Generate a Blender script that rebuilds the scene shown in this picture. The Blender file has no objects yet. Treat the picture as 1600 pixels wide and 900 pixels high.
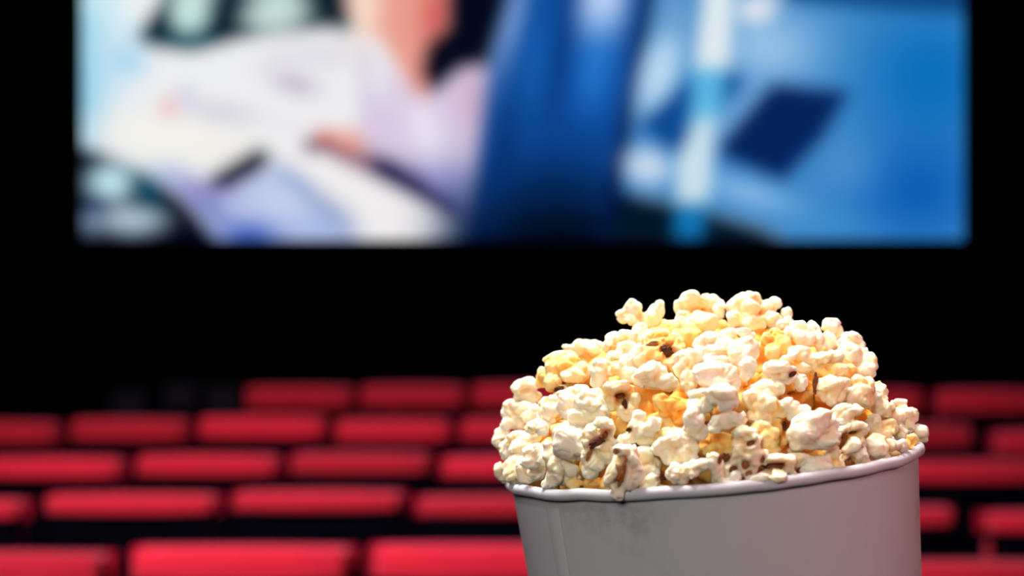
import bpy, bmesh, math, random
import numpy as np
from mathutils import Vector, Matrix, noise

random.seed(7)
np.random.seed(7)
F = 2050.0            # focal length for a 1600 px wide frame
EYE = 1.65            # eye height
PI = math.pi
SC = bpy.context.scene
COL = SC.collection


def P(px, py, d):
    return Vector(((px - 800) / F * d, d, EYE - (py - 450) / F * d))


# ------------------------------------------------------------------ helpers
def mesh_obj(name, me, mat=None, parent=None):
    o = bpy.data.objects.new(name, me)
    COL.objects.link(o)
    if mat is not None:
        me.materials.clear()
        me.materials.append(mat)
    if parent is not None:
        o.parent = parent
    return o


def bm_obj(name, bm, mat, parent=None, smooth=True):
    me = bpy.data.meshes.new(name)
    bm.to_mesh(me)
    bm.free()
    if smooth:
        me.polygons.foreach_set('use_smooth', [True] * len(me.polygons))
    return mesh_obj(name, me, mat, parent)


def tag(o, label=None, cat=None, group=None, kind=None):
    if label: o['label'] = label
    if cat: o['category'] = cat
    if group: o['group'] = group
    if kind: o['kind'] = kind
    return o


def empty(name, loc=(0, 0, 0)):
    o = bpy.data.objects.new(name, None)
    o.empty_display_size = 0.05
    COL.objects.link(o)
    o.location = loc
    return o


def add_box(bm, c, s, bevel=0.0, seg=3, rot=None):
    r = bmesh.ops.create_cube(bm, size=1.0)
    vs = r['verts']
    M = Matrix.Translation(Vector(c)) @ (rot if rot else Matrix.Identity(4)) @ Matrix.Diagonal((s[0], s[1], s[2], 1))
    bmesh.ops.transform(bm, matrix=M, verts=vs)
    if bevel > 0:
        es = set()
        for v in vs:
            es.update(v.link_edges)
        bmesh.ops.bevel(bm, geom=list(es), offset=bevel, segments=seg, profile=0.5, affect='EDGES')


def add_lathe(bm, prof, n=96, close=False):
    rings = []
    for (r, z) in prof:
        if r < 1e-6:
            rings.append([bm.verts.new((0, 0, z))])
        else:
            rings.append([bm.verts.new((r * math.cos(2 * PI * i / n), r * math.sin(2 * PI * i / n), z)) for i in range(n)])
    m = len(rings)
    for k in range(m if close else m - 1):
        a, b = rings[k], rings[(k + 1) % m]
        for i in range(n):
            j = (i + 1) % n
            if len(a) == 1 and len(b) == 1:
                continue
            if len(a) == 1:
                bm.faces.new((a[0], b[j], b[i]))
            elif len(b) == 1:
                bm.faces.new((a[i], a[j], b[0]))
            else:
                bm.faces.new((a[i], a[j], b[j], b[i]))
    bmesh.ops.recalc_face_normals(bm, faces=bm.faces[:])


# ---------------------------------------------------------------- materials
def srgb(r, g, b):
    def f(c):
        c = max(0.0, min(255.0, c)) / 255.0
        return c / 12.92 if c <= 0.04045 else ((c + 0.055) / 1.055) ** 2.4
    return (f(r), f(g), f(b))


def new_mat(name):
    m = bpy.data.materials.new(name)
    m.use_nodes = True
    nt = m.node_tree
    for n in list(nt.nodes):
        nt.nodes.remove(n)
    out = nt.nodes.new('ShaderNodeOutputMaterial')
    b = nt.nodes.new('ShaderNodeBsdfPrincipled')
    nt.links.new(b.outputs[0], out.inputs[0])
    return m, nt, b


def simple_mat(name, col, rough=0.7, var=0.15, scale=30, bump=0.0, spec=0.3, sheen=0.0):
    m, nt, b = new_mat(name)
    tc = nt.nodes.new('ShaderNodeTexCoord')
    nz = nt.nodes.new('ShaderNodeTexNoise')
    nz.inputs['Scale'].default_value = scale
    nz.inputs['Detail'].default_value = 4
    nt.links.new(tc.outputs['Object'], nz.inputs['Vector'])
    rp = nt.nodes.new('ShaderNodeValToRGB')
    rp.color_ramp.elements[0].position = 0.3
    rp.color_ramp.elements[1].position = 0.7
    rp.color_ramp.elements[0].color = tuple(c * (1 - var) for c in col) + (1,)
    rp.color_ramp.elements[1].color = tuple(min(1, c * (1 + var)) for c in col) + (1,)
    nt.links.new(nz.outputs['Fac'], rp.inputs[0])
    nt.links.new(rp.outputs[0], b.inputs['Base Color'])
    b.inputs['Roughness'].default_value = rough
    b.inputs['Specular IOR Level'].default_value = spec
    if sheen:
        b.inputs['Sheen Weight'].default_value = sheen
        b.inputs['Sheen Tint'].default_value = (1, .5, .55, 1)
    if bump:
        bp = nt.nodes.new('ShaderNodeBump')
        bp.inputs['Strength'].default_value = bump
        bp.inputs['Distance'].default_value = 0.002
        nt.links.new(nz.outputs['Fac'], bp.inputs['Height'])
        nt.links.new(bp.outputs[0], b.inputs['Normal'])
    return m


M_BLACK = simple_mat('matt black wall', (0.0006, 0.0007, 0.0012), 0.95, spec=0.05)
M_FLOOR = simple_mat('dark carpet', (0.001, 0.001, 0.0015), 0.95, scale=200, bump=.3, spec=0.03)
M_SHELL = simple_mat('black seat shell', (0.0006, 0.0006, 0.0024), 0.9, scale=80, spec=0.02)
M_UNLIT = simple_mat('unlit seat charcoal', (0.004, 0.004, 0.007), 0.8, scale=60, spec=0.08)  # near-black tone paints these seats as unlit
M_RED = simple_mat('red seat fabric', (0.50, 0.010, 0.030), 0.85, var=.12, scale=9, spec=0.15, sheen=0.25)
_nt = M_RED.node_tree          # each chair's red a little lighter or darker, at random
_b = [n for n in _nt.nodes if n.type == 'BSDF_PRINCIPLED'][0]
_src = _b.inputs['Base Color'].links[0].from_socket
_oi = _nt.nodes.new('ShaderNodeObjectInfo')
_mr = _nt.nodes.new('ShaderNodeMapRange'); _mr.inputs[3].default_value = .62; _mr.inputs[4].default_value = 1.1
_nt.links.new(_oi.outputs['Random'], _mr.inputs[0])
_vm = _nt.nodes.new('ShaderNodeVectorMath'); _vm.operation = 'SCALE'
_nt.links.new(_src, _vm.inputs[0]); _nt.links.new(_mr.outputs[0], _vm.inputs['Scale'])
_nt.links.new(_vm.outputs[0], _b.inputs['Base Color'])
M_GAP_RED = simple_mat('dim red gap fill', (0.24, 0.005, 0.018), 0.9, spec=0.05)  # colour paints the dim red of blurred gaps between chairs
M_METAL = simple_mat('black metal', (0.004, 0.004, 0.005), 0.5, spec=0.2)
M_TABLE = simple_mat('dark wood table', (0.010, 0.008, 0.008), 0.6, scale=12, spec=0.1)
M_MASK = simple_mat('screen masking', (0.0008, 0.0009, 0.0015), 0.95, spec=0.03)

# popcorn: colour comes from the mesh attribute 'corn' (r = butter with painted crease shade and gap glow, g = toast, b = spare)
def popcorn_mat():
    m, nt, b = new_mat('popcorn')
    at = nt.nodes.new('ShaderNodeAttribute'); at.attribute_name = 'corn'
    sep = nt.nodes.new('ShaderNodeSeparateColor')
    nt.links.new(at.outputs['Color'], sep.inputs[0])
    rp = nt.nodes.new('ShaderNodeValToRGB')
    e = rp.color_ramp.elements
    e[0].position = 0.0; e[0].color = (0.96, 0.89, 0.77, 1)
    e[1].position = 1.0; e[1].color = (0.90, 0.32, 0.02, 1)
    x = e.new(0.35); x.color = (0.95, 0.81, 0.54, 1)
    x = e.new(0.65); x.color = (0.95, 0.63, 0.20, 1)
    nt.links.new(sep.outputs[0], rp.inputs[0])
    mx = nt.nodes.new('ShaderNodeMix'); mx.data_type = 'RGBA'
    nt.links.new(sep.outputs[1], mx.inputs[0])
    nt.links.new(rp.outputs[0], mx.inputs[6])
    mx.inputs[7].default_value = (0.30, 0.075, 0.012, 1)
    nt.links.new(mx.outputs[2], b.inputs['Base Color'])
    b.inputs['Roughness'].default_value = 0.62
    b.inputs['Specular IOR Level'].default_value = 0.22
    b.inputs['Subsurface Weight'].default_value = 0.55
    b.inputs['Subsurface Radius'].default_value = (1.0, 0.50, 0.16)
    b.inputs['Subsurface Scale'].default_value = 0.0045
    tc = nt.nodes.new('ShaderNodeTexCoord')
    nz = nt.nodes.new('ShaderNodeTexNoise')
    nz.inputs['Scale'].default_value = 420
    nz.inputs['Detail'].default_value = 3
    nt.links.new(tc.outputs['Object'], nz.inputs['Vector'])
    bp = nt.nodes.new('ShaderNodeBump')
    bp.inputs['Strength'].default_value = 0.25
    bp.inputs['Distance'].default_value = 0.0006
    nt.links.new(nz.outputs['Fac'], bp.inputs['Height'])
    nt.links.new(bp.outputs[0], b.inputs['Normal'])
    return m


M_CORN = popcorn_mat()
M_HULL = simple_mat('dark brown hull', (0.085, 0.024, 0.008), 0.6, var=.7, scale=500, bump=.4, spec=0.2)
M_HULL3 = simple_mat('brown hull', (0.20, 0.065, 0.022), 0.6, var=.5, scale=400, bump=.4, spec=0.2)
M_HULL2 = simple_mat('amber hull', (0.34, 0.10, 0.014), 0.4, var=.35, scale=260, bump=.4, spec=0.5)


def bucket_mat(name, base, dirt):
    m, nt, b = new_mat(name)
    tc = nt.nodes.new('ShaderNodeTexCoord')
    n1 = nt.nodes.new('ShaderNodeTexNoise'); n1.inputs['Scale'].default_value = 14; n1.inputs['Detail'].default_value = 5
    n2 = nt.nodes.new('ShaderNodeTexNoise'); n2.inputs['Scale'].default_value = 90; n2.inputs['Detail'].default_value = 6; n2.inputs['Roughness'].default_value = .7
    for n in (n1, n2):
        nt.links.new(tc.outputs['Object'], n.inputs['Vector'])
    sx = nt.nodes.new('ShaderNodeSeparateXYZ')
    nt.links.new(tc.outputs['Object'], sx.inputs[0])
    mr = nt.nodes.new('ShaderNodeMapRange')          # smudges gather below the lip
    mr.inputs[1].default_value = -0.05; mr.inputs[2].default_value = -0.004
    mr.inputs[3].default_value = 0.18; mr.inputs[4].default_value = 1.0
    nt.links.new(sx.outputs[2], mr.inputs[0])
    r1 = nt.nodes.new('ShaderNodeValToRGB')
    r1.color_ramp.elements[0].position = .5; r1.color_ramp.elements[1].position = .72
    nt.links.new(n1.outputs['Fac'], r1.inputs[0])
    r2 = nt.nodes.new('ShaderNodeValToRGB')
    r2.color_ramp.elements[0].position = .42; r2.color_ramp.elements[1].position = .66
    nt.links.new(n2.outputs['Fac'], r2.inputs[0])
    a = nt.nodes.new('ShaderNodeMath'); a.operation = 'MULTIPLY'
    nt.links.new(r1.outputs[0], a.inputs[0]); nt.links.new(r2.outputs[0], a.inputs[1])
    c = nt.nodes.new('ShaderNodeMath'); c.operation = 'MULTIPLY'
    nt.links.new(a.outputs[0], c.inputs[0]); nt.links.new(mr.outputs[0], c.inputs[1])
    n3 = nt.nodes.new('ShaderNodeMath'); n3.operation = 'MULTIPLY_ADD'
    nt.links.new(n1.outputs['Fac'], n3.inputs[0]); n3.inputs[1].default_value = 0.22
    nt.links.new(c.outputs[0], n3.inputs[2])
    mx = nt.nodes.new('ShaderNodeMix'); mx.data_type = 'RGBA'
    nt.links.new(n3.outputs[0], mx.inputs[0])
    mx.inputs[6].default_value = base + (1,)
    mx.inputs[7].default_value = dirt + (1,)
    nt.links.new(mx.outputs[2], b.inputs['Base Color'])
    b.inputs['Roughness'].default_value = 0.55
    b.inputs['Specular IOR Level'].default_value = 0.3
    bp = nt.nodes.new('ShaderNodeBump'); bp.inputs['Strength'].default_value = .15; bp.inputs['Distance'].default_value = .001
    nt.links.new(n2.outputs['Fac'], bp.inputs['Height'])
    nt.links.new(bp.outputs[0], b.inputs['Normal'])
    return m


M_PAPER = bucket_mat('worn white paperboard', (0.58, 0.59, 0.66), (0.17, 0.17, 0.19))
M_LIP = bucket_mat('worn white paper lip', (0.68, 0.69, 0.78), (0.20, 0.19, 0.20))

# ------------------------------------------------------------------ setting
def floor_z(y):
    ys = [-3, 5.0, 6.1, 7.2, 12.2]
    zs = [0, 0, 0.045, 0.14, 0.14]
    return float(np.interp(y, ys, zs))


RX0, RX1, RY0, RY1, RZ = -7.0, 7.0, -2.5, 11.2, 6.2
bm = bmesh.new()
pr = [-2.5, 5.0, 6.1, 7.2, 11.2]
va = [(bm.verts.new((RX0, y, floor_z(y))), bm.verts.new((RX1, y, floor_z(y)))) for y in pr]
for a, b in zip(va, va[1:]):
    bm.faces.new((a[0], a[1], b[1], b[0]))
tag(bm_obj('floor', bm, M_FLOOR, smooth=False), kind='structure')


def wall(name, c, s):
    bm = bmesh.new(); add_box(bm, c, s)
    tag(bm_obj(name, bm, M_BLACK, smooth=False), kind='structure')


wall('wall_front', (0, RY1 + .1, RZ / 2), (14.4, .2, RZ + .4))
wall('wall_back', (0, RY0 - .1, RZ / 2), (14.4, .2, RZ + .4))
wall('wall_left', (RX0 - .1, (RY0 + RY1) / 2, RZ / 2), (.2, RY1 - RY0, RZ + .4))
wall('wall_right', (RX1 + .1, (RY0 + RY1) / 2, RZ / 2), (.2, RY1 - RY0, RZ + .4))
wall('ceiling', (0, (RY0 + RY1) / 2, RZ + .1), (14.4, RY1 - RY0, .2))

# ----------------------------------------------------------- cinema screen
SD = 11.0
SX0, SX1 = P(128, 0, SD).x, P(1505, 0, SD).x
SZ0 = P(0, 374, SD).z
SH = (SX1 - SX0) * 9 / 16
NPX = 1387.0
NH = NPX * 9 / 16


def paint():
    st = 3.5
    nx = int(NPX / st) + 1
    ny = int(NH / st) + 1
    X, Y = np.meshgrid(np.linspace(127, 1514, nx), np.linspace(377 - NH, 377, ny))
    img = np.zeros(X.shape + (3,))
    img[:] = (238, 241, 242)

    def seg_dist(poly):
        d = np.full(X.shape, 1e9)
        inside = np.zeros(X.shape, bool)
        n = len(poly)
        for i in range(n):
            ax, ay = poly[i]; bx, by = poly[(i + 1) % n]
            ex, ey = bx - ax, by - ay
            t = np.clip(((X - ax) * ex + (Y - ay) * ey) / (ex * ex + ey * ey + 1e-9), 0, 1)
            d = np.minimum(d, np.hypot(X - ax - t * ex, Y - ay - t * ey))
            cond = (ay > Y) != (by > Y)
            xx = ax + (Y - ay) * ex / (ey if abs(ey) > 1e-9 else 1e-9)
            inside ^= cond & (X < xx)
        return np.where(inside, d, -d)

    def put(al, c):
        c = np.array(c, float)
        img[:] = img * (1 - al[..., None]) + c * al[..., None]

    def poly(pts, c, soft=8, op=1.0):
        s = np.clip(seg_dist(pts) / (2 * soft) + .5, 0, 1)
        put(op * s * s * (3 - 2 * s), c)

    def blob(cx, cy, rx, ry, c, ang=0, op=1.0, p=1.0):
        a = math.radians(ang)
        u = ((X - cx) * math.cos(a) + (Y - cy) * math.sin(a)) / rx
        v = (-(X - cx) * math.sin(a) + (Y - cy) * math.cos(a)) / ry
        put(op * np.exp(-((u * u + v * v) ** p) * 1.0), c)

    T = -400
    # left: car interior with a newspaper
    blob(130, 100, 45, 170, (150, 218, 240), op=.75)
    blob(205, 85, 26, 34, (165, 215, 240), op=.7)
    blob(160, 10, 30, 70, (215, 240, 245), op=.8)
    poly([(250, T), (256, 0), (216, 60), (236, 76), (300, 82), (372, 60), (470, 50), (505, 42), (552, 50), (545, 0), (560, T)], (2, 20, 32), 9)
    blob(292, 62, 45, 14, (0, 80, 95), op=.8)
    blob(296, 22, 36, 36, (200, 232, 226), -20, p=2.2)
    blob(303, -40, 45, 60, (205, 232, 228), p=2)
    blob(432, 22, 62, 30, (200, 222, 218), -8, p=2.4)
    blob(430, -40, 60, 50, (205, 228, 222), p=2)
    poly([(215, 66), (300, 80), (380, 62), (470, 48), (520, 42), (560, 60), (590, 110), (575, 230), (510, 240), (440, 230), (360, 262), (320, 292), (290, 300), (190, 262), (126, 236), (126, 60)], (238, 238, 240), 9, .85)
    blob(515, 85, 70, 26, (222, 219, 228), op=.8)
    blob(128, 130, 30, 110, (100, 186, 226), op=.8)
    blob(165, 105, 40, 60, (176, 222, 244), op=.7)
    blob(202, 96, 26, 20, (140, 204, 240), 20, op=.7)
    blob(340, 235, 70, 30, (240, 236, 228), op=.7)
    blob(250, 215, 90, 32, (245, 243, 230), 8, op=.8)
    blob(462, 133, 36, 13, (182, 165, 198), 14, op=.95)
    blob(344, 176, 62, 13, (203, 198, 214), 8, op=.9)
    blob(264, 169, 14, 15, (240, 180, 172), op=.9)
    blob(291, 150, 13, 12, (190, 195, 232), op=.9)
    blob(470, 200, 60, 16, (232, 225, 232), op=.5)
    blob(440, 98, 40, 14, (222, 218, 228), -8, op=.8)
    # lower left : dash and bonnet
    poly([(120, 232), (180, 252), (240, 285), (290, 318), (345, 385), (120, 390)], (2, 8, 22), 9)
    blob(172, 288, 42, 34, (196, 236, 244), p=1.8)
    blob(206, 346, 62, 26, (188, 208, 220), p=1.8, op=.95)
    blob(150, 322, 16, 12, (20, 32, 95), op=.9)
    blob(140, 350, 18, 20, (150, 180, 215), op=.8)
    blob(232, 300, 17, 26, (0, 84, 116), -25, op=.9)
    poly([(236, 268), (290, 280), (330, 290), (440, 262), (472, 290), (548, 350), (558, 384), (348, 384), (292, 322)], (178, 188, 228), 8)
    blob(268, 272, 24, 14, (172, 190, 228), 20, op=.8)
    blob(310, 300, 36, 16, (150, 140, 196), 35, op=.9)
    blob(330, 330, 40, 10, (90, 100, 180), 40, op=.8)
    blob(345, 292, 22, 14, (120, 100, 170), op=.8)
    blob(500, 318, 75, 7, (70, 100, 160), 42, op=.85)
    blob(392, 368, 46, 16, (38, 78, 178), op=.95)
    blob(440, 318, 60, 30, (205, 214, 240), 25, op=.8)
    blob(500, 360, 36, 16, (160, 185, 225), 30, op=.8)
    poly([(330, 282), (402, 238), (424, 242), (410, 264), (367, 288), (340, 296)], (4, 5, 22), 7)
    # shirt
    poly([(560, 50), (640, 130), (690, 135), (735, 95), (800, 105), (745, 345), (700, 350), (640, 300), (565, 235)], (214, 200, 224), 8)
    blob(752, 160, 32, 60, (203, 168, 192), op=.85)
    blob(668, 205, 26, 60, (238, 232, 246), -20, op=.9)
    blob(590, 110, 30, 46, (236, 234, 242), op=.9)
    blob(705, 300, 32, 46, (140, 145, 212), op=.85)
    blob(660, 280, 30, 20, (120, 120, 190), 40, op=.7)
    blob(573, 120, 9, 40, (208, 205, 222), op=.7)
    # arm rail
    poly([(482, 220), (560, 235), (620, 255), (715, 325), (722, 350), (640, 316), (545, 262)], (28, 20, 66), 8)
    poly([(425, 240), (482, 228), (560, 262), (718, 344), (706, 384), (585, 384), (520, 330)], (240, 237, 238), 8)
    blob(470, 282, 8, 40, (130, 160, 205), -55, op=.6)
    blob(535, 330, 8, 40, (120, 140, 190), -50, op=.6)
    blob(546, 226, 24, 22, (236, 152, 134), 20, p=1.5)
    blob(570, 250, 18, 18, (220, 160, 160), op=.7)
    blob(509, 218, 13, 11, (222, 66, 44))
    blob(487, 232, 11, 8, (30, 12, 40), op=.8)
    # neck and hair
    poly([(535, T), (540, 0), (565, 48), (600, 62), (626, 104), (652, 150), (676, 142), (690, 100), (705, 40), (710, T)], (234, 160, 142), 8)
    blob(572, 10, 26, 60, (252, 230, 210), op=.95)
    blob(640, 20, 26, 60, (232, 156, 142), op=.8)
    blob(684, 20, 22, 50, (208, 88, 84), 10, op=.95)
    blob(662, 118, 14, 30, (212, 120, 118), op=.7)
    poly([(704, T), (706, 0), (705, 45), (672, 72), (664, 112), (680, 146), (722, 106), (765, 100), (800, 0), (820, T)], (3, 8, 26), 7)
    # blue seat
    poly([(810, T), (797, 0), (767, 112), (737, 345), (728, 386), (975, 386), (990, 250), (1022, 0), (1040, T)], (14, 72, 150), 8)
    blob(740, 400, 60, 90, (4, 24, 70), op=.9)
    blob(806, 30, 16, 100, (134, 168, 222), 14, op=.95)
    blob(840, 100, 28, 90, (22, 96, 176), 12, op=.8)
    blob(884, 70, 16, 150, (8, 56, 128), 8, op=.95)
    blob(948, 0, 38, 74, (206, 222, 252), 8, p=1.5)
    blob(935, 110, 30, 80, (38, 122, 212), 10, op=.9)
    blob(905, 225, 60, 50, (8, 64, 140), op=.7)
    blob(870, 330, 130, 80, (2, 32, 74), op=.9, p=1.5)
    blob(880, 390, 140, 65, (1, 10, 28), op=1, p=1.5)
    blob(790, 240, 26, 90, (4, 42, 100), 10, op=.6)
    poly([(1040, T), (1010, 0), (985, 150), (938, 384), (985, 384), (1000, 250), (1035, 0), (1055, T)], (3, 22, 66), 9)
    # right region
    poly([(1050, T), (1028, 0), (1004, 120), (985, 250), (975, 300), (1075, 322), (1200, 358), (1245, 386), (1520, 386), (1520, T)], (64, 136, 200), 8)
    blob(1205, 75, 95, 62, (156, 196, 232), op=.95)
    blob(1460, 120, 110, 110, (6, 108, 184), op=.9)
    blob(1440, 300, 110, 90, (4, 88, 178), op=.85)
    blob(1330, 260, 50, 50, (88, 152, 212), op=.6)
    blob(1180, 306, 90, 20, (142, 190, 230), 18, op=.95)
    blob(1300, 345, 80, 16, (60, 140, 205), 10, op=.7)
    poly([(1218, T), (1218, 0), (1380, 14), (1520, 22), (1520, T)], (10, 66, 124), 9, .9)
    blob(1036, 112, 32, 78, (188, 218, 242), 18, p=1.8)
    blob(1060, 20, 30, 40, (110, 160, 205), op=.9)
    poly([(1092, 118), (1012, 188), (1010, 205), (1058, 240), (1080, 240), (1092, 180)], (14, 74, 146), 8)
    poly([(1168, 140), (1200, 130), (1180, 180), (1130, 235), (1120, 200)], (126, 174, 218), 9, .8)
    blob(1148, 133, 18, 22, (12, 78, 146), 20)
    blob(1016, 262, 40, 30, (204, 220, 238), 15, p=1.8)
    poly([(1214, 132), (1334, 145), (1290, 220), (1230, 284), (1134, 246), (1134, 225)], (5, 36, 92), 9)
    poly([(950, 384), (980, 308), (1010, 312), (1085, 326), (1200, 362), (1250, 390)], (2, 22, 40), 9)
    poly([(1108, T), (1104, 0), (1090, 110), (1145, 110), (1152, 0), (1150, T)], (226, 236, 240), 8)
    poly([(1090, 110), (1138, 108), (1125, 200), (1082, 200)], (92, 184, 226), 8)
    poly([(1092, 190), (1122, 180), (1120, 250), (1112, 322), (1062, 322), (1064, 250)], (204, 226, 236), 8)
    poly([(1060, 322), (1112, 322), (1104, 376), (1058, 376)], (18, 118, 182), 8)
    blob(1188, 14, 32, 25, (232, 234, 240), p=2)
    blob(1215, -5, 18, 16, (200, 214, 236), op=.9)
    for _ in range(16):
        q = np.pad(img, ((1, 1), (1, 1), (0, 0)), 'edge')
        img = (q[:-2, 1:-1] + q[2:, 1:-1] + q[1:-1, :-2] + q[1:-1, 2:] + 2 * q[1:-1, 1:-1]) / 6
    return nx, ny, X, Y, np.clip(img, 0, 255)


nx, ny, PX, PY, IMG = paint()
scr = empty('cinema_screen', ((SX0 + SX1) / 2, SD, SZ0))
tag(scr, 'huge bright cinema screen showing a blurred blue and white film scene', 'screen')
me = bpy.data.meshes.new('projected_picture')
vx = (PX - 127) / NPX * (SX1 - SX0) - (SX1 - SX0) / 2
vz = (377 - PY) / NH * SH
co = np.stack([vx, np.zeros_like(vx), vz], -1).reshape(-1, 3)
idx = np.arange(nx * ny).reshape(ny, nx)
fa = np.stack([idx[1:, :-1], idx[1:, 1:], idx[:-1, 1:], idx[:-1, :-1]], -1).reshape(-1, 4)
me.from_pydata(co.tolist(), [], fa.tolist())
ca = me.color_attributes.new('picture', 'FLOAT_COLOR', 'POINT')
c = IMG.reshape(-1, 3) / 255.0
lin = np.where(c <= 0.04045, c / 12.92, ((c + 0.055) / 1.055) ** 2.4)
ca.data.foreach_set('color', np.concatenate([lin, np.ones((len(lin), 1))], 1).astype(np.float32).ravel())
ms = bpy.data.materials.new('projected picture'); ms.use_nodes = True
nt = ms.node_tree
for n in list(nt.nodes): nt.nodes.remove(n)
o_ = nt.nodes.new('ShaderNodeOutputMaterial'); em = nt.nodes.new('ShaderNodeEmission')
at = nt.nodes.new('ShaderNodeAttribute'); at.attribute_name = 'picture'
nt.links.new(at.outputs['Color'], em.inputs[0]); em.inputs[1].default_value = 1.0
nt.links.new(em.outputs[0], o_.inputs[0])
pic = mesh_obj('picture', me, ms, scr)
bm = bmesh.new()
W2 = (SX1 - SX0) / 2
for (cx, cz, sx, sz) in ((-W2 - .15, SH / 2, .3, SH + .6), (W2 + .15, SH / 2, .3, SH + .6), (0, -.15, 2 * W2, .3), (0, SH + .15, 2 * W2, .3)):
    add_box(bm, (cx, .03, cz), (sx, .10, sz))
bm_obj('masking_frame', bm, M_MASK, scr, smooth=False)


# --------------------------------------------------------------- seat rows
def make_seat(red_h, mat_pad, name='cinema_chair', back=None):
    """seat seen from behind; origin on the floor under the backrest"""
    r = empty(name)
    H = 1.0
    w = 0.505
    bm = bmesh.new()       # hard black rear shell
    add_box(bm, (0, 0, 0.66), (w - .02, .035, .60), .015)
    for v in bm.verts:
        v.co.y += -.03 * ((v.co.z - .36) / .6) - .03 + .35 * v.co.x ** 2
    bm_obj('back_shell', bm, M_SHELL, r)
    bm = bmesh.new()       # upholstered pad that rolls over the top edge
    add_box(bm, (0, 0, H - red_h / 2), (w, .085, red_h), min(.018, red_h * .3), 4)
    bmesh.ops.subdivide_edges(bm, edges=[e for e in bm.edges if abs(e.verts[0].co.x - e.verts[1].co.x) > .3], cuts=10)
    for v in bm.verts:
        v.co.y += -.055 + .35 * v.co.x ** 2
        if v.co.z > H - .03:
            v.co.z -= .10 * v.co.x ** 2
    bm_obj('head_pad', bm, mat_pad, r)
    bm = bmesh.new()       # added strip whose colour gives the dim red between chairs
    add_box(bm, (0, .01, H - .012 - red_h / 2), (w + .045, .05, red_h), .008)
    bm_obj('gap_strip', bm, back or M_GAP_RED, r)
    bm = bmesh.new()
    add_box(bm, (0, .05, .70), (w - .05, .07, .50), .03)
    bm_obj('back_cushion', bm, mat_pad, r)
    bm = bmesh.new()
    add_box(bm, (0, .28, .43), (w - .04, .42, .12), .04)
    bm_obj('seat_cushion', bm, mat_pad, r)
    for s in (-1, 1):
        bm = bmesh.new()
        add_box(bm, (s * .2625, .20, .62), (.04, .38, .035), .012)
        a = bm_obj('armrest', bm, M_SHELL, r)
        bm = bmesh.new()
        add_box(bm, (s * .2625, .16, .30), (.03, .10, .60), .008)
        add_box(bm, (s * .2625, .18, .012), (.04, .26, .024), .006)
        bm_obj('leg', bm, M_METAL, r)
    return r


def dup(root, loc, rotz):
    c = root.copy(); COL.objects.link(c)
    c.location = loc; c.rotation_euler = (0, 0, rotz)
    for ch in root.children:
        k = ch.copy(); COL.objects.link(k); k.parent = c
    return c


ORD = ['first', 'second', 'third', 'fourth', 'fifth', 'sixth', 'seventh', 'eighth', 'ninth', 'tenth', 'eleventh']
ROWS = [
    # name, distance, top height below the eye, pad height, gap pixel positions, side drop
    ('nearest', 3.30, .640, .085, [-178, 195, 568, 941, 1314, 1687], .20),
    ('second nearest', 4.25, .657, .062, [-225, 62, 357, 643, 930, 1218, 1508, 1796], .26),
    ('middle', 5.15, .647, .080, [-30, 207, 449, 682, 920, 1158, 1396, 1634], .18),
    ('second farthest', 6.10, .600, .100, [-95, 105, 305, 519, 713, 915, 1117, 1325, 1532, 1735], .38),
    ('farthest', 7.00, .512, .116, [380, 559, 733, 912, 1091, 1270, 1449, 1628], .30),
]
used_proto = None
for (rn, D, Hd, rh, gaps, drop) in ROWS:
    proto = make_seat(rh, M_RED)
    n = len(gaps) - 1
    for k in range(n):
        g0, g1 = gaps[k], gaps[k + 1]
        pc = (g0 + g1) / 2
        d = D - drop * ((pc - 450) / 1050.0) ** 2
        xe = [(g - 800) / F * (D - drop * ((g - 450) / 1050.0) ** 2) for g in (g0, g1)]
        x = (xe[0] + xe[1]) / 2
        slope = 2 * drop * (pc - 450) / 1050.0 ** 2 * F / D
        z = EYE - Hd - 1.0 + .004 * ((k * 7) % 5 - 2)
        wd = xe[1] - xe[0]
        rz = 0.0      # every chair faces the screen squarely
        s = proto if k == 0 else dup(proto, (0, 0, 0), 0)
        s.location = (x, d, z); s.rotation_euler = (0, 0, rz)
        sc = (wd - .012) / .565
        s.scale = (sc, 1, 1)
        pos = ('leftmost' if k == 0 else 'rightmost' if k == n - 1 else ORD[k] + ' from the left')
        tag(s, 'red padded cinema chair, %s in the %s row' % (pos, rn), 'chair', 'red cinema chairs in the %s row' % rn)
# dim seats left of the farthest red row, unlit darkness painted as charcoal
pd = make_seat(.14, M_UNLIT, back=M_SHELL)
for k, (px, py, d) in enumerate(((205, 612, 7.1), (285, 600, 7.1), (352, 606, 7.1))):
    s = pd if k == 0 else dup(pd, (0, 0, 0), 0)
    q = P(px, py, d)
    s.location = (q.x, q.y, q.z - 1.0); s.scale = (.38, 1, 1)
    tag(s, 'narrow chair painted charcoal to look unlit, %s of three left of the farthest red row' % ('leftmost', 'middle one', 'rightmost')[k], 'chair', 'chairs painted charcoal to look unlit')

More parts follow.
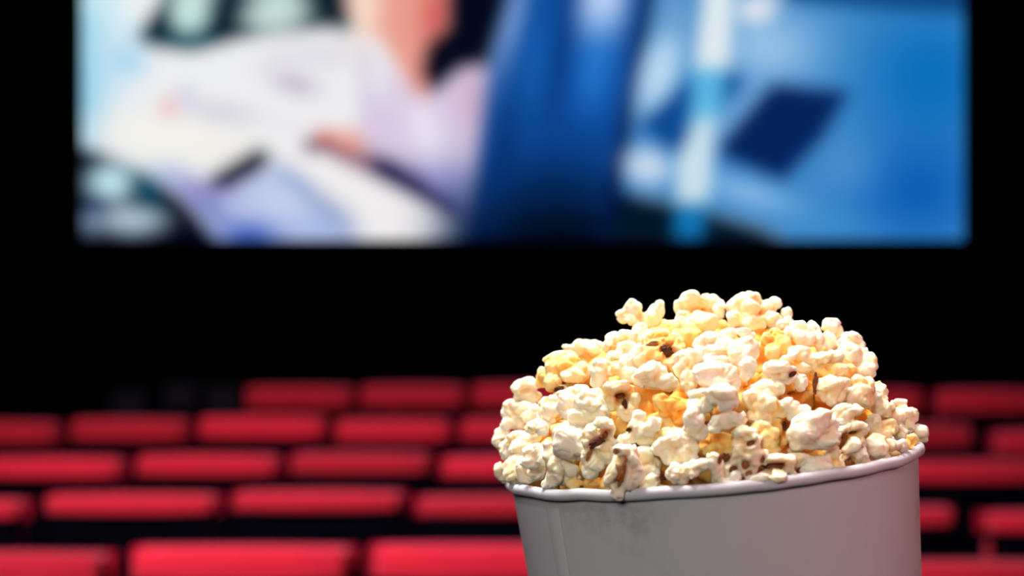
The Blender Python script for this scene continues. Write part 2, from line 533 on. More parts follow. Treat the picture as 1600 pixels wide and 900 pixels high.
# ------------------------------------------------------------------- bucket
BD = 0.60
RC = P(1108, 716, BD)
TILT = Matrix.Rotation(math.radians(-5.9), 4, 'Y') @ Matrix.Rotation(math.radians(-2.0), 4, 'X')
BM = Matrix.Translation(RC) @ TILT
BI = BM.inverted()
RO = 0.0945
bucket = empty('popcorn_bucket')
bucket.matrix_world = BM
tag(bucket, 'worn white paper bucket with rolled lip, filled with popcorn', 'bucket')
rt = RO - .0028
rb = rt - .2 * math.tan(math.radians(4.6))
def wallr(z): return rt + (rb - rt) * (-z / .2)
bm = bmesh.new()
prof = [(wallr(z), z) for z in np.linspace(-.004, -.198, 24)] + [(rb - .001, -.2), (rb - .004, -.2), (rb - .005, -.19), (0, -.19)]
prof2 = [(wallr(z) - .0012, z) for z in np.linspace(-.004, -.186, 24)] + [(0, -.186)]
add_lathe(bm, prof, 128)
add_lathe(bm, prof2, 128)
for v in bm.verts:            # slightly uneven card
    a = math.atan2(v.co.y, v.co.x)
    k = 1 + .0035 * math.sin(3 * a + 1) * (1 + v.co.z / .2) + .003 * noise.noise(Vector((math.cos(a) * 3, math.sin(a) * 3, v.co.z * 18)))
    v.co.x *= k; v.co.y *= k
bm_obj('cup_wall', bm, M_PAPER, bucket)
bm = bmesh.new()
rr = .0022
add_lathe(bm, [(RO - rr + rr * math.cos(t) * .95, -rr + rr * 1.12 * math.sin(t)) for t in np.linspace(0, 2 * PI, 20, endpoint=False)], 160, close=True)
for v in bm.verts:
    a = math.atan2(v.co.y, v.co.x)
    k = 1 + .0035 * math.sin(3 * a + 1) + .0022 * noise.noise(Vector((math.cos(a) * 9, math.sin(a) * 9, 1)))
    v.co.x *= k; v.co.y *= k
    v.co.z += .0007 * noise.noise(Vector((math.cos(a) * 6, math.sin(a) * 6, 7)))
bm_obj('rolled_lip', bm, M_LIP, bucket)
bm = bmesh.new()              # glued vertical seam of the card, on the left
a0 = math.radians(212)
vs = []
for z in np.linspace(-.008, -.196, 20):
    for da, dr in ((0, .0000), (.006, .00014), (.10, .00014), (.102, .0000)):
        r = wallr(z) * (1 + .0035 * math.sin(3 * (a0 + da) + 1) * (1 + z / .2)) + dr
        vs.append(bm.verts.new((r * math.cos(a0 + da), r * math.sin(a0 + da), z)))
for i in range(19):
    for j in range(3):
        bm.faces.new((vs[i * 4 + j], vs[i * 4 + j + 1], vs[i * 4 + 5 + j], vs[i * 4 + 4 + j]))
bm_obj('seam', bm, M_PAPER, bucket)

# table carrying the bucket (just below the frame)
tb = empty('side_table')
base = BM @ Vector((0, 0, -.2))
tb.location = (base.x, base.y, 0)
tag(tb, 'small dark round table with slightly sloping top under the popcorn bucket', 'table')
bm = bmesh.new()
add_lathe(bm, [(0, 0), (.13, 0), (.134, -.004), (.134, -.016), (.13, -.02), (0, -.02)], 64)
top = bm_obj('tabletop', bm, M_TABLE, tb, smooth=False)
top.matrix_world = Matrix.Translation(base) @ TILT
bpy.context.view_layer.update()
bm = bmesh.new()
add_lathe(bm, [(0, .02), (.022, .02), (.022, base.z - .018), (0, base.z - .018)], 32)
bm_obj('pole', bm, M_METAL, tb)
bm = bmesh.new()
add_lathe(bm, [(0, 0), (.17, 0), (.17, .012), (.03, .03), (0, .03)], 48)
bm_obj('base', bm, M_METAL, tb)
top.matrix_parent_inverse = Matrix.Identity(4)
top.matrix_basis = tb.matrix_world.inverted() @ Matrix.Translation(base) @ TILT

# ------------------------------------------------------------------ popcorn
DEP = bpy.context.evaluated_depsgraph_get


def ico_template():
    bm = bmesh.new()
    bmesh.ops.create_icosphere(bm, subdivisions=3, radius=1.0)
    v = np.array([x.co[:] for x in bm.verts]); f = [tuple(q.index for q in x.verts) for x in bm.faces]
    bm.free()
    return v, f


IV, IF = ico_template()
tmp_me = bpy.data.meshes.new('tmp')


def corn_mesh(lobes, dark=(), seed=0, warm=0.2, voxel=.0005, fine=1.0):
    """lobes: (centre, (ra, rb, rc), 3x3 rotation); returns a smooth puffed mesh.
    dark: (point, radius) dimples where hull sits.  All in metres, local."""
    rnd = random.Random(seed)
    V = []; Fc = []; off = 0
    for (c, r, R) in lobes:
        r = np.array(r)
        e = rnd.uniform(.62, .95)
        sq = np.sign(IV) * np.abs(IV) ** e
        Q0 = np.array(Matrix.Rotation(rnd.uniform(0, 3), 3, Vector((rnd.uniform(-1, 1), rnd.uniform(-1, 1), rnd.uniform(-1, 1) + .01))))
        sq = (sq @ Q0) * (1 / (1 + .35 * (1 - e)))
        v = sq * r
        ph = np.array([rnd.uniform(-9, 9) for _ in range(3)])
        # gentle lumpy swelling
        rad = np.array([1 + .26 * noise.noise(Vector(tuple(p * 1.4 + ph))) for p in IV])
        v = v * rad[:, None]
        v = v @ np.array(R).T + np.array(c)
        V.append(v); Fc += [tuple(i + off for i in f) for f in IF]; off += len(IV)
    V = np.concatenate(V)
    me = bpy.data.meshes.new('corn_tmp')
    me.from_pydata(V.tolist(), [], Fc)
    o = bpy.data.objects.new('corn_tmp', me); COL.objects.link(o)
    m = o.modifiers.new('r', 'REMESH'); m.mode = 'VOXEL'; m.voxel_size = voxel; m.use_smooth_shade = True
    s = o.modifiers.new('s', 'SMOOTH'); s.iterations = 2; s.factor = .5
    bpy.context.view_layer.update()
    dg = DEP()
    out = bpy.data.meshes.new_from_object(o.evaluated_get(dg))
    bpy.data.objects.remove(o); bpy.data.meshes.remove(me)
    n = len(out.vertices)
    co = np.empty(n * 3, np.float32); out.vertices.foreach_get('co', co); co = co.reshape(-1, 3).astype(float)
    no = np.empty(n * 3, np.float32); out.vertices.foreach_get('normal', no); no = no.reshape(-1, 3).astype(float)
    ne = len(out.edges)
    ed = np.empty(ne * 2, np.int32); out.edges.foreach_get('vertices', ed); ed = ed.reshape(-1, 2)
    deg = np.bincount(ed.ravel(), minlength=n).astype(float); deg[deg == 0] = 1

    def nb(a):
        s = np.zeros_like(a)
        np.add.at(s, ed[:, 0], a[ed[:, 1]]); np.add.at(s, ed[:, 1], a[ed[:, 0]])
        return s / (deg[:, None] if a.ndim == 2 else deg)
    # fine wrinkles
    ph = Vector((rnd.uniform(-9, 9), rnd.uniform(-9, 9), rnd.uniform(-9, 9)))
    w = np.empty(n); w2 = np.empty(n)
    for i in range(n):
        p = Vector(co[i])
        w[i] = noise.noise(p * 330 + ph)
        w2[i] = noise.noise(p * 120 - ph)
    w3 = np.array([abs(noise.noise(Vector(p) * 190 + ph * 2)) for p in co])
    w4 = np.array([abs(noise.noise(Vector(p) * 95 - ph * 2)) for p in co])
    cr = -.0009 * np.exp(-w4 * 16) * (w2 > -.1) - .0005 * np.exp(-w3 * 14)
    co = co + no * ((w * .00016 + w2 * .00045 + cr) * fine)[:, None]
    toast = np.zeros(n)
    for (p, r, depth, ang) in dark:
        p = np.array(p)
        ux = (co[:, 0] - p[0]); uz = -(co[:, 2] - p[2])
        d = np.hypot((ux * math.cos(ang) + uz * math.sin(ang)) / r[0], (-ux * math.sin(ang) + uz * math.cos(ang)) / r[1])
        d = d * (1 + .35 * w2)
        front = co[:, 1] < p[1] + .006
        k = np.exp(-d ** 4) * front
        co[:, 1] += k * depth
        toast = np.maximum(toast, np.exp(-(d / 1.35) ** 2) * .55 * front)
    # concavity: butter plus warm crease shade painted into the colour
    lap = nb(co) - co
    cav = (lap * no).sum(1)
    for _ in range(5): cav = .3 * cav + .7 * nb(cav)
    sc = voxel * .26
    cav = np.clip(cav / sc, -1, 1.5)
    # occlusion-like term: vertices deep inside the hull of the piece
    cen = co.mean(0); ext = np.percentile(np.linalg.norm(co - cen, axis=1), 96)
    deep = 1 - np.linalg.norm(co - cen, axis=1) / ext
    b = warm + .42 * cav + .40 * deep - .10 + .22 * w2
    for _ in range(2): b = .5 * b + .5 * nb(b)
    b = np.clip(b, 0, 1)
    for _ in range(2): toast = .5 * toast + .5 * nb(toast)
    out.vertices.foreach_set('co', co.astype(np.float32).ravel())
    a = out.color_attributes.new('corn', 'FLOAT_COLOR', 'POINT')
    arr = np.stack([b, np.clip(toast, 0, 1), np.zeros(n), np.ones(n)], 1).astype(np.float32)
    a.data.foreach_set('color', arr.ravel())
    out.polygons.foreach_set('use_smooth', [True] * len(out.polygons))
    out.update()
    return out


def hull_mesh(rx, rz, seed):
    """small crumpled shell, facing -Y"""
    rnd = random.Random(seed)
    bm = bmesh.new()
    bmesh.ops.create_icosphere(bm, subdivisions=4, radius=1.0)
    ph = Vector((rnd.uniform(-9, 9), rnd.uniform(-9, 9), rnd.uniform(-9, 9)))
    for v in bm.verts:
        k = 1 + .55 * noise.noise(v.co * 1.6 + ph) + .35 * noise.noise(v.co * 4 + ph)
        v.co = Vector((v.co.x * rx * k, v.co.y * min(rx, rz) * .38 * k, v.co.z * rz * k))
    me = bpy.data.meshes.new('hull'); bm.to_mesh(me); bm.free()
    me.polygons.foreach_set('use_smooth', [True] * len(me.polygons))
    return me


# heap surface in the frame of the bucket lip
AX, AY, AH = .088, .081, .064


def heap_f(p, k=1.0):
    q = BI @ p
    r2 = (q.x / (AX * k)) ** 2 + (q.y / (AY * k)) ** 2
    v = r2 ** 1.15
    if q.z > 0:
        v += (q.z / (AH * k)) ** 2.3
    return v


def heap_depth(px, py):
    best, bd = 1e9, .6
    d = .48
    while d < .66:
        f = heap_f(P(px, py, d))
        if f < 1: return d
        if f < best: best, bd = f, d
        d += .0015
    return bd


TILE = {'A': (740, 440), 'B': (740, 600), 'C': (1040, 440), 'D': (1100, 600)}
KZ = .225
# name : tile, warm, forward shift (mm), lobes (x, y, rx, ry, angle[, lobe shift mm]), hulls (x, y, rx, ry, angle, kind), label
PIECES = [
 ('A', .15, 4, [(1105,180,58),(1035,240,50),(1105,262,44,44,0,4),(1180,290,80,60),(1262,240,62,90,20),(1290,175,34,50,20),(1160,350,60,60),(1225,300,60,50)], [], 'cream popcorn with one ear-like petal, perched on the upper left of the heap'),
 ('A', .25, 0, [(965,410,60),(1040,395,75,55),(1110,400,60),(985,520,66,40,0,3),(1070,470,80,60),(930,450,40)], [], 'rounded popcorn just under the ear-petalled piece at upper left'),
 ('A', .15, 0, [(760,455,85,52),(840,460,60),(655,452,44,22),(890,495,40,36),(720,500,60)], [], 'flat white popcorn forming the left shoulder of the heap'),
 ('A', .50, 2, [(600,535,105,55,-15),(520,545,40,34),(565,610,75),(665,580,80),(700,655,100,50,0,3),(760,620,70,60)], [], 'buttery yellow popcorn below the flat piece on the left shoulder'),
 ('A', .55, 0, [(490,650,58),(545,700,62),(470,700,40),(610,760,50,40)], [(595,738,34,20,-15,'d')], 'yellow popcorn with a dark hull spot at the left edge'),
 ('A', .10, 2, [(350,715,80,50,-10),(298,742,42,34),(380,790,85,52),(425,715,40),(320,790,40)], [], 'white popcorn sticking out highest on the left edge'),
 ('A', .18, 4, [(885,585,70,46,0,3),(870,655,62,85),(965,615,60,46),(1045,590,52,85,20),(1120,520,50,90,25),(1080,640,60)], [], 'broad two-winged popcorn left of the burnt piece'),
 ('A', .55, 3, [(1230,395,62,48),(1300,368,80,42),(1385,405,62,50),(1425,475,50,80),(1250,490,90,90),(1165,560,60,60),(1400,560,70,70),(1310,540,70),(1300,460,70)], [(1335,490,42,48,0,'d'),(1262,572,24,20,0,'d'),(1240,435,40,18,0,'a')], 'popcorn with the largest burnt dark hull, near the top left'),
 ('A', .10, 6, [(1205,615,95,46,-30,3),(1260,600,48),(1150,680,50),(1310,640,36,50),(1340,705,85,62),(1180,680,60),(1250,680,70)], [], 'smooth folded white popcorn just below the burnt piece'),
 ('A', .40, 5, [(1005,728,85,44,-8,3),(930,765,38,70),(1088,765,50,50),(1112,840,40,85),(1020,810,70,80,0,-4),(960,840,40,60),(1060,900,60,70)], [(1022,800,38,38,0,'a'),(1045,850,18,44,-10,'d')], 'arched popcorn framing an amber hull, left of centre'),
 ('B', .12, 5, [(800,85,80,46,0,2),(855,75,50),(745,130,56,56),(905,112,42),(942,140,30),(820,150,92,56)], [], 'knobbly white popcorn above the big smooth ball'),
 ('B', .20, 3, [(760,232,118,72),(845,212,80,66),(700,255,60,52),(900,180,60)], [(730,332,30,10,5,'d')], 'wide cream popcorn resting on the big smooth ball'),
 ('B', .05, 8, [(660,400,118,128),(625,360,80),(700,455,80,72)], [], 'big smooth ball-shaped popcorn left of centre'),
 ('B', .15, 9, [(905,275,68,42,10,3),(955,315,32,70),(830,335,62,60),(800,395,44,60),(885,435,58,44,0,3),(820,490,60,44),(775,520,26,64),(850,545,70,62),(812,610,56,52),(930,490,70,70),(960,420,50)], [(860,400,62,24,-30,'d'),(912,340,26,30,0,'a'),(800,500,13,44,20,'a')], 'popcorn curled round a black seam, right of the smooth ball'),
 ('A', .10, 1, [(560,825,62,46),(500,850,50),(540,900,85,72),(480,960,50,60)], [], 'white popcorn above the left cluster of small lobes'),
 ('A', .12, 3, [(668,790,85,56),(745,755,60,40),(640,850,62,90),(700,830,60)], [], 'pale leaning popcorn behind the knobbly white one'),
 ('B', .12, 2, [(262,150,60,48),(240,192,50,58),(350,192,72,70),(300,250,100,60),(230,285,50,42),(392,240,50),(430,200,50,60)], [], 'many-lobed white popcorn on the far left of the heap'),
 ('B', .20, 0, [(190,385,62,75),(180,332,42,30),(215,345,42,34)], [(212,392,20,20,0,'a')], 'small popcorn with an amber dimple at the leftmost edge'),
 ('B', .10, 7, [(330,372,92,42),(430,370,42),(262,430,80,62),(345,440,100,80),(230,485,48)], [], 'white popcorn capped with two bumps over the left lip'),
 ('B', .12, 9, [(440,478,90,66),(398,530,80,62),(480,520,50)], [], 'smooth rounded popcorn beside the one capped with two bumps'),
 ('B', .25, 8, [(180,600,44,60),(220,645,50,44),(245,600,50)], [], 'small pale popcorn hanging over the left end of the lip'),
 ('B', .22, 9, [(290,600,90,88),(370,605,85,85),(440,610,60),(300,540,60)], [], 'round buttery popcorn sitting on the left end of the lip'),
 ('B', .08, 10, [(560,565,56,80),(545,660,52,90),(505,705,40,40),(515,420,38,32),(530,490,50,60),(590,620,40,60)], [], 'tall narrow popcorn standing on the lip left of centre'),
 ('B', .20, 3, [(685,600,50),(635,560,60,60),(620,640,60),(700,650,50,40)], [], 'small rounded popcorn below the big smooth ball'),
 ('B', .12, 16, [(1040,462,68,46,0,2),(1008,452,40),(1110,505,40,80),(950,630,38,85,20),(1000,755,52,60),(1075,640,52,110,5),(1125,610,56,92),(1010,560,60,80,0,-5),(1010,680,50,60,0,-4)], [(1035,615,24,92,18,'a'),(990,468,20,16,0,'a')], 'popcorn slit by a long amber hull, hanging over the front lip'),
 ('B', .15, 6, [(1150,235,50,60),(1135,310,70,62),(1090,370,90,44,-25),(1050,390,50,40),(1250,280,50,60,0,3),(1275,262,36,34),(1200,330,70,56)], [(1083,318,24,16,-20,'d')], 'white branching popcorn in the centre of the heap'),
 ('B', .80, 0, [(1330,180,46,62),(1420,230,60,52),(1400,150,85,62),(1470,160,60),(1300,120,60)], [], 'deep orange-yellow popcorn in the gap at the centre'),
 ('B', .06, 7, [(1540,160,60,52),(1525,255,78,92),(1565,330,72,62),(1500,300,50)], [], 'large clean white popcorn right in the centre'),
 ('B', .16, 6, [(1350,440,112,70),(1400,510,100,66),(1480,460,80,78),(1300,425,52),(1420,380,90,50)], [], 'broad blocky popcorn in the lower centre'),
 ('B', .08, 12, [(1400,610,62,60),(1510,590,66,62),(1440,650,62,54),(1590,560,56,50)], [], 'two-knobbed white popcorn low in the centre above the lip'),
 ('B', .18, 8, [(1200,700,105,36,-10),(1240,665,62,46),(1335,735,40,32),(1150,735,60,36),(1250,720,60,40)], [(1300,655,36,16,10,'d')], 'flattened popcorn lying on the front lip beside the slit piece'),
 ('B', .22, 4, [(1180,500,60,80),(1200,600,86,62),(1230,560,66)], [], 'pale plain popcorn to the right of the slit piece'),
 ('B', .08, 6, [(450,290,82,40),(405,315,50,40),(480,320,50)], [], 'thin white popcorn wedged beside the left cluster'),
 ('B', .40, 3, [(1370,345,110,50),(1200,385,90,40),(1280,350,80,50)], [], 'peach-coloured popcorn band below the centre gap'),
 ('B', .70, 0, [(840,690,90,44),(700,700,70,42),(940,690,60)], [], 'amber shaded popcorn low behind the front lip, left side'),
 ('C', .30, 3, [(175,130,76,70),(300,142,82,60),(86,172,34,50),(368,190,46,70),(120,300,70,95),(250,290,110,82),(82,320,38,58),(180,410,92,72),(265,250,70,22,0,6),(160,210,90,60)], [], 'tall block-shaped popcorn standing at the top of the heap'),
 ('C', .28, 1, [(560,132,105,58,-20),(480,180,68),(590,112,50,44),(590,190,62,70,0,4),(700,175,60,50),(762,152,46),(470,262,48,62),(600,285,92,62),(740,265,62,60),(700,230,70)], [], 'wide many-bumped popcorn at the top right of the summit'),
 ('C', .18, 0, [(842,228,40,48),(850,285,40,42),(800,300,50,40)], [], 'small knob of popcorn right of the summit'),
 ('C', .12, 3, [(920,310,58,44),(1020,332,50,56),(932,385,52,58,0,3),(1062,405,38,70),(860,355,40,40),(980,400,60,60)], [], 'bumpy white popcorn on the upper right shoulder'),
 ('C', .12, 3, [(1145,300,62,52,-20),(1165,350,62,92),(1130,425,58,80),(1200,350,28,54)], [], 'pointed smooth popcorn on the upper right skyline'),
 ('C', .14, 2, [(1290,400,76,54),(1335,445,54,50),(1280,505,80,90),(1240,435,46,50)], [], 'round popcorn on the right skyline next to the pointed one'),
 ('C', .20, 0, [(1415,560,60,62),(1440,590,38,40),(1390,620,72,60),(1385,505,32,50)], [], 'popcorn bulging out of the right skyline'),
 ('C', .05, 8, [(555,445,98,58),(540,500,102,95),(570,600,66,76),(480,520,50,70),(540,345,52,32),(592,372,40,30)], [], 'smooth white dome-shaped popcorn near the centre top'),
 ('C', .12, 5, [(430,370,70,48,-20),(305,400,112,56,-10),(325,480,112,52),(240,435,50,50),(330,550,100,42),(400,440,80,60)], [], 'layered white popcorn left of the dome-shaped one'),
 ('C', .18, 4, [(140,540,80,78),(108,602,60,54),(200,520,60,60),(155,690,60,85)], [], 'rounded popcorn left of the layered white one'),
 ('C', .06, 9, [(310,600,112,46,-12,3),(250,650,62,80),(345,680,100,80),(440,650,60,85),(482,700,34,60)], [], 'crisp white popcorn under the layered one, centre'),
 ('C', .04, 12, [(400,765,100,58,8,2),(430,830,82,72),(300,765,62,26),(345,810,60,40),(420,870,50,40)], [], 'cleanest white popcorn, a folded piece in the centre'),
 ('C', .10, 8, [(222,795,72,46),(250,860,92,52),(180,860,40,50)], [], 'low white popcorn to the left of the cleanest folded piece'),
 ('C', .12, 5, [(780,590,100,46,0,3),(732,612,58,58),(872,622,50,40),(820,665,82,52),(940,700,50,60)], [(868,645,34,16,-35,'d')], 'popcorn with a small torn brown hull, right of centre'),
 ('C', .30, 2, [(1150,725,104,66),(1082,735,46,62),(1232,700,58,40),(1160,805,82,62)], [(1035,705,18,72,5,'b')], 'tan popcorn beside a long brown hull edge, right side'),
 ('C', .25, 2, [(700,730,112,52),(660,805,90,90),(762,745,70,60)], [], 'large pale popcorn right of the cleanest folded piece'),
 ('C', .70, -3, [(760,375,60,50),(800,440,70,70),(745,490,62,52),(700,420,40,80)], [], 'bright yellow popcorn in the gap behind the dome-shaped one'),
 ('C', .18, 4, [(935,495,90,50),(860,525,72,30,-20),(1065,532,92,40,-10),(1010,565,62,50),(1175,522,60,50)], [], 'cream popcorn under the bumpy right shoulder'),
 ('C', .45, 1, [(1080,602,120,54),(1200,615,70,56),(960,600,60,40)], [], 'butter-stained popcorn in the right centre'),
 ('C', .38, 1, [(1340,800,100,86),(1400,725,62,62),(1270,800,70,70),(1340,700,60,50)], [], 'yellowish popcorn inside the right skyline'),
 ('C', .10, 1, [(1492,762,56,58),(1468,725,38,34),(1500,820,50,50)], [], 'small white popcorn on the right edge halfway down'),
 ('D', .12, 9, [(240,250,62,48),(190,242,58,52),(122,262,80,60),(80,300,58,50)], [], 'row of small white knobs right of the centre'),
 ('D', .40, 4, [(430,150,120,76),(400,220,100,60),(330,90,70,60),(520,190,80,60)], [], 'large butter-tinted popcorn above the amber gap'),
 ('D', .10, 6, [(590,145,72,46),(690,182,62,40),(640,222,80,50)], [], 'white ridge of popcorn above the big blocky right piece'),
 ('D', .10, 9, [(815,212,72,46,0,3),(750,285,132,90),(700,345,120,88),(862,275,72,62),(800,405,130,54),(650,420,60,46),(880,340,58,58)], [], 'big blocky popcorn with a bright top, right of centre'),
 ('D', .12, 4, [(985,190,92,50),(1052,182,60,40),(932,242,60,50),(962,272,82,40)], [], 'white popcorn above the brown-seamed one on the right'),
 ('D', .25, 8, [(1035,292,62,42),(1100,312,42,50),(1020,425,72,58,0,3),(1092,422,40,52),(960,330,50,40),(1000,350,60,60,0,-4)], [(955,385,22,62,22,'b'),(1040,338,46,13,-15,'b')], 'popcorn with brown seams above the right part of the lip'),
 ('D', .16, 9, [(1182,450,92,66),(1222,500,70,46),(1275,432,60,50),(1372,430,46,50),(1200,392,62,50),(1320,420,50,42)], [], 'horizontal knobbly popcorn lying just above the right lip'),
 ('D', .12, 4, [(1240,172,80,62),(1285,212,60,60),(1190,120,40,80),(1335,245,60,60)], [], 'smooth popcorn petal on the right slope'),
 ('D', .10, 1, [(1380,210,72,62),(1442,222,46,60),(1350,130,62,28),(1405,290,60,50)], [], 'white popcorn on the right edge, second from the end'),
 ('D', .15, -2, [(1505,330,56,52),(1535,368,34,42),(1485,385,42,36),(1480,300,30,30)], [], 'rightmost small white popcorn over the end of the lip'),
 ('D', .28, 4, [(1360,335,50,60),(1285,300,70,62),(1180,275,62,62),(1240,340,80,50)], [], 'yellow-tinted popcorn between the right petal and the lip'),
 ('D', .18, 9, [(1092,500,50,64),(1110,550,48,50),(1030,490,50,40,0,-4),(980,540,50,60,0,-5)], [(1020,560,36,44,0,'a')], 'popcorn hollowed out by an amber hull at the right lip'),
 ('D', .12, 10, [(800,590,112,80),(772,560,80,60),(880,622,58,50),(712,622,50,54)], [], 'smooth round popcorn sitting on the lip right of centre'),
 ('D', .25, 7, [(850,530,32,52),(922,580,50,56),(900,480,50,60)], [], 'small beige popcorn beside the smooth round one on the lip'),
 ('D', .26, 10, [(300,395,102,58,-15),(270,340,70,50),(350,505,82,72),(330,430,62,52),(245,530,62,80),(410,505,50,58),(300,600,72,52),(180,610,60,66),(250,450,60,50)], [(315,410,34,15,-25,'b'),(398,520,13,26,25,'b'),(195,590,30,20,-45,'b'),(308,620,22,18,0,'a'),(285,555,24,26,0,'a'),(150,525,40,34,-30,'b')], 'popcorn riddled with small brown holes, low right of centre'),
 ('D', .12, 12, [(500,520,100,34,-8),(592,560,40,72,25),(625,640,20,50),(380,660,82,48,-15,3),(335,665,50,36),(525,645,58,50,0,3),(470,680,42,40),(450,560,60,50,0,-6),(540,600,70,50,0,-6)], [(510,575,76,36,5,'b')], 'popcorn ring round a wide brown hollow on the front lip'),
 ('D', .08, 12, [(60,520,62,50),(95,600,46,92,12),(150,685,62,36),(30,560,40,44),(215,645,46,56)], [(110,525,14,40,20,'b')], 'sharp-edged white popcorn folded down onto the front lip'),
 ('D', .25, 6, [(255,340,62,42),(302,325,40,32),(330,350,50,40)], [], 'small pinkish popcorn above the one riddled with holes'),
 ('D', .55, 4, [(430,370,82,100),(465,455,72,62),(400,300,60,60)], [], 'smooth amber popcorn right of the one riddled with holes'),
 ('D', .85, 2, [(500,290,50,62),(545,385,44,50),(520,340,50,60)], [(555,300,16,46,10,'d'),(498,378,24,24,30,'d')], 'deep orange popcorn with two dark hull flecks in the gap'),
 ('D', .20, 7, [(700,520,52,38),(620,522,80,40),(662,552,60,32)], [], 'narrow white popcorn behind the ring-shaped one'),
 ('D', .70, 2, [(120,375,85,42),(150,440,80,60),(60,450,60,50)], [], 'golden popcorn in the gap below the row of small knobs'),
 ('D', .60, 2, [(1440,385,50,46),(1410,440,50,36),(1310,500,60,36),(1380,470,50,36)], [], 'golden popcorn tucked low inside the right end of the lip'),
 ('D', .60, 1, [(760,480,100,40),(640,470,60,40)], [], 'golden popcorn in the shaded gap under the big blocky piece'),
]


def rot_y(a):      # rotation in the image plane
    c, s = math.cos(a), math.sin(a)
    return np.array([[c, 0, s], [0, 1, 0], [-s, 0, c]])


corn_objs = []
for pi_, (tile, warm, fwd, lobes, hulls, label) in enumerate(PIECES):
    ox, oy = TILE[tile]
    rnd = random.Random(100 + pi_)
    L = []
    for l in lobes:
        x, y, rx = l[0], l[1], l[2]
        ry = l[3] if len(l) > 3 else rx
        an = l[4] if len(l) > 4 else 0
        dz = l[5] if len(l) > 5 else 0
        L.append((ox + x * KZ, oy + y * KZ, rx * KZ, ry * KZ, an, dz))
    aw = sum(l[2] * l[3] for l in L)
    cx = sum(l[0] * l[2] * l[3] for l in L) / aw
    cy = sum(l[1] * l[2] * l[3] for l in L) / aw
    d0 = heap_depth(cx, cy) - fwd * .001 + .002
    O = P(cx, cy, d0)
    mpp = d0 / F
    out = []
    pts = []
    for (x, y, rx, ry, an, dz) in L:
        dl = .45 * (heap_depth(x, y) - fwd * .001 + .002) + .55 * d0
        dl = d0 + max(-.007, min(.007, dl - d0)) - dz * .001 + rnd.uniform(-.0012, .0012)
        c = P(x, y, dl) - O
        ra, rc = rx * mpp * 1.07, ry * mpp * 1.07
        rbk = (ra * rc) ** .5 * rnd.uniform(.75, 1.0)
        R = rot_y(math.radians(an)) @ np.array(Matrix.Rotation(rnd.uniform(-.3, .3), 3, 'X'))
        out.append((c, (ra, rbk, rc), R)); pts.append((c, min(ra, rc)))
        # secondary nodules
        if ra * rc > (38 * KZ * mpp) ** 2:
            for _ in range(rnd.choice((0, 1, 1, 2))):
                th = rnd.uniform(0, 2 * PI); q = rnd.uniform(.35, .66); s = rnd.uniform(.34, .5)
                loc = Vector((ra * q * math.cos(th), -rbk * math.sqrt(max(0, 1 - q * q)) * .72, rc * q * math.sin(th)))
                rr_ = s * (ra * rc) ** .5
                out.append((c + Vector(R @ np.array(loc)), (rr_ * rnd.uniform(.8, 1.3), rr_ * .8, rr_ * rnd.uniform(.8, 1.2)), R @ rot_y(rnd.uniform(0, 3))))
    # web joining the lobes behind
    cm = Vector((0, .0015, 0))
    for (c, r) in pts:
        mid = (c + cm) * .5 + Vector((0, .0008, 0))
        ln = (c - cm).length
        if ln < 1e-4: continue
        z = (c - cm).normalized()
        Q = z.to_track_quat('X', 'Z').to_matrix()
        out.append((mid, (ln * .5 + r * .3, r * .55, r * .6), np.array(Q)))
    dk = []
    hl = []
    for (x, y, rx, ry, an, kind) in hulls:
        X_, Y_ = ox + x * KZ, oy + y * KZ
        hd = P(X_, Y_, d0) - O
        # front surface depth near the hull
        fy = None
        for (c, r, R) in out:
            u = (hd.x - c.x) / r[0]; v = (hd.z - c.z) / r[2]
            k = u * u + v * v
            if k < 1:
                yy = c.y - r[1] * math.sqrt(1 - k)
                fy = yy if fy is None else min(fy, yy)
        if fy is None: fy = 0
        rxm, rym = rx * KZ * mpp, ry * KZ * mpp
        p = (hd.x, fy, hd.z)
        e = max(min(rxm, rym), .0012)
        dk.append((p, (max(rxm, .0009) * 1.1, max(rym, .0009) * 1.1), e * .9 + .0010, math.radians(an)))
        hl.append((Vector(p) + Vector((0, e * .8 + .0008, 0)), rxm * .95, rym * .95, an, kind))
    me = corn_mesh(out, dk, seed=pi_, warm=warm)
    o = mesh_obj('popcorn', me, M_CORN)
    o.location = O
    tag(o, label, 'popcorn', 'popcorn pieces heaped in the bucket')
    for h, (p, rx, rz, an, kind) in enumerate(hl):
        hm = hull_mesh(rx, rz, pi_ * 10 + h)
        ho = mesh_obj('hull', hm, {'d': M_HULL, 'b': M_HULL3, 'a': M_HULL2}[kind], o)
        ho.location = p; ho.rotation_euler = (0, math.radians(an), 0)
        ho['label'] = {'d': 'dark brown hull', 'b': 'brown hull', 'a': 'amber hull'}[kind]
    corn_objs.append(o)

# filler pieces deeper in the heap and over its far side
protos = []
for k in range(8):
    rnd = random.Random(500 + k)
    out = []
    n = rnd.choice((5, 6, 7))
    for i in range(n):
        v = Vector((rnd.gauss(0, 1), rnd.gauss(0, 1), rnd.gauss(0, 1))).normalized() * rnd.uniform(.0045, .0075)
        r = rnd.uniform(.0040, .0062)
        out.append((v, (r * rnd.uniform(.8, 1.2), r, r * rnd.uniform(.8, 1.2)), np.eye(3)))
        for _ in range(2):
            w = Vector((rnd.gauss(0, 1), rnd.gauss(0, 1), rnd.gauss(0, 1))).normalized() * r * .75
            out.append((v + w + v * .2, (r * .5, r * .45, r * .5), np.eye(3)))
    out.append((Vector((0, 0, 0)), (.005, .005, .005), np.eye(3)))
    protos.append((corn_mesh(out, seed=900 + k, warm=.80, voxel=.0009), corn_mesh(out, seed=900 + k, warm=.15, voxel=.0009)))  # first set: orange glow of the gaps painted in by high warm

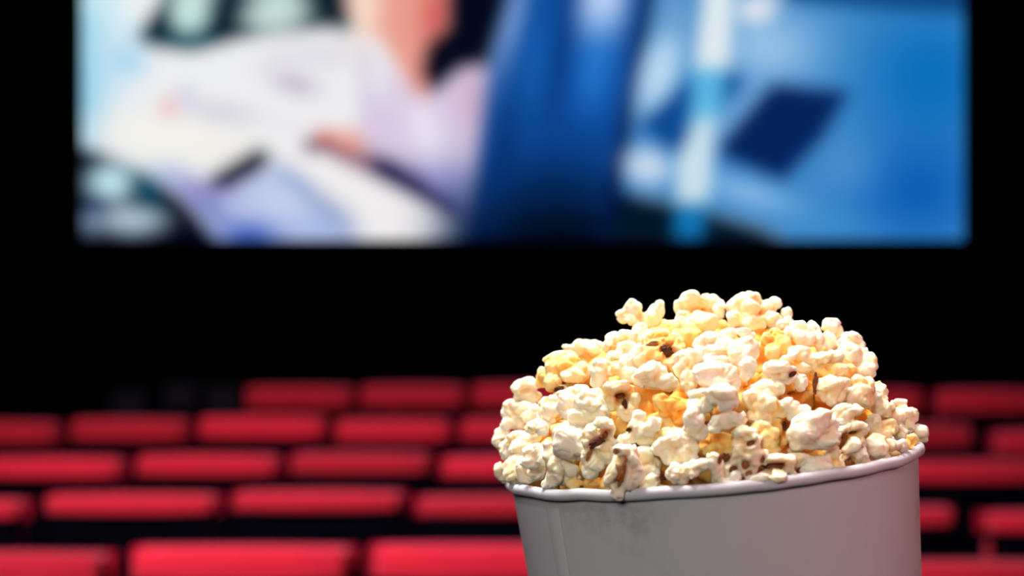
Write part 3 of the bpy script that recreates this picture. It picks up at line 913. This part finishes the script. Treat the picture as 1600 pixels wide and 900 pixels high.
rnd = random.Random(3)
cnt = 0
placed = []
def try_place(shell, n, tries, mind, far_only, mesh_i, lab, grp):
    c = 0
    for _ in range(tries):
        if c >= n: break
        v = Vector((rnd.gauss(0, 1), rnd.gauss(0, 1), abs(rnd.gauss(0, 1)) - .05)).normalized()
        if far_only and v.y < .15: continue
        t = 0.0
        s = 0.2
        while heap_f(BM @ Vector((v.x * s * .1, v.y * s * .1, v.z * s * .1))) < shell and s < 1.4:
            s += .02
        q = BM @ Vector((v.x * s * .1, v.y * s * .1, v.z * s * .1))
        if any((q - w).length < mind for w in placed): continue
        placed.append(q)
        o = mesh_obj('popcorn', protos[rnd.randrange(8)][mesh_i])
        o.location = q
        o.rotation_euler = (rnd.uniform(0, 6), rnd.uniform(0, 6), rnd.uniform(0, 6))
        sc = rnd.uniform(.85, 1.15); o.scale = (sc, sc, sc)
        tag(o, lab, 'popcorn', grp)
        c += 1
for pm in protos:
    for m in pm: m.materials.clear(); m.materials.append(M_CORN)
_mo = mesh_obj
def mesh_obj(name, me, mat=None, parent=None):
    o = bpy.data.objects.new(name, me); COL.objects.link(o)
    if mat is not None: me.materials.clear(); me.materials.append(mat)
    if parent is not None: o.parent = parent
    return o
try_place(.60, 115, 6000, .0115, False, 0, 'golden buttery popcorn deep in the gaps of the heap, gap glow painted in its colour', 'golden popcorn in the gaps')
try_place(.40, 60, 9000, .0105, False, 0, 'golden buttery popcorn deep in the gaps of the heap, gap glow painted in its colour', 'golden popcorn in the gaps')
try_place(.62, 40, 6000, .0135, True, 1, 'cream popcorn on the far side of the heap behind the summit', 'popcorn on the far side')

# ------------------------------------------------------------------- lights
def area(name, loc, target, size, power, col, spread=180):
    l = bpy.data.lights.new(name, 'AREA'); l.energy = power; l.color = col; l.size = size
    l.spread = math.radians(spread)
    o = bpy.data.objects.new(name, l); COL.objects.link(o)
    o.location = loc
    o.rotation_euler = (Vector(target) - Vector(loc)).to_track_quat('-Z', 'Y').to_euler()
    return o


heap = RC + Vector((0, 0, .03))
area('key_light', heap + Vector((-.18, .08, .78)), heap, .30, 2.25, (1.0, .94, .84), 60)
area('front_light', heap + Vector((-.55, -1.3, .65)), heap, .5, 1.15, (1.0, .90, .80), 60)
area('red_bounce', heap + Vector((.75, -.35, .35)), heap, .25, .40, (1.0, .42, .40), 60)  # added lamp standing in for red bounce from the right
# lamps added to light and tint the seat rows
area('seat_light', (-1.8, .5, 4.0), (-.3, 4.6, 1.0), .8, 145, (1.0, .80, .82), 100)
area('violet_fill', (.3, 9.5, 4.5), (.3, 5.2, 1.0), .6, 22, (.35, .15, 1.0), 90)  # added lamp standing in for bluish screen light on the seats

w = bpy.data.worlds.new('world'); SC.world = w; w.use_nodes = True
bg = w.node_tree.nodes['Background']
bg.inputs[0].default_value = (0.05, 0.06, 0.12, 1); bg.inputs[1].default_value = 0.02

# ------------------------------------------------------------------- camera
cam = bpy.data.cameras.new('camera')
cam.sensor_width = 36.0
cam.lens = F / 1600.0 * 36.0
cam.clip_start = .02
cam.dof.use_dof = True
cam.dof.focus_distance = .552
cam.dof.aperture_fstop = cam.lens / 9.6
cam.dof.aperture_blades = 0
co_ = bpy.data.objects.new('camera', cam); COL.objects.link(co_)
co_.location = (0, 0, EYE); co_.rotation_euler = (PI / 2, 0, 0)
SC.camera = co_
SC.view_settings.view_transform = 'Standard'
SC.view_settings.look = 'None'
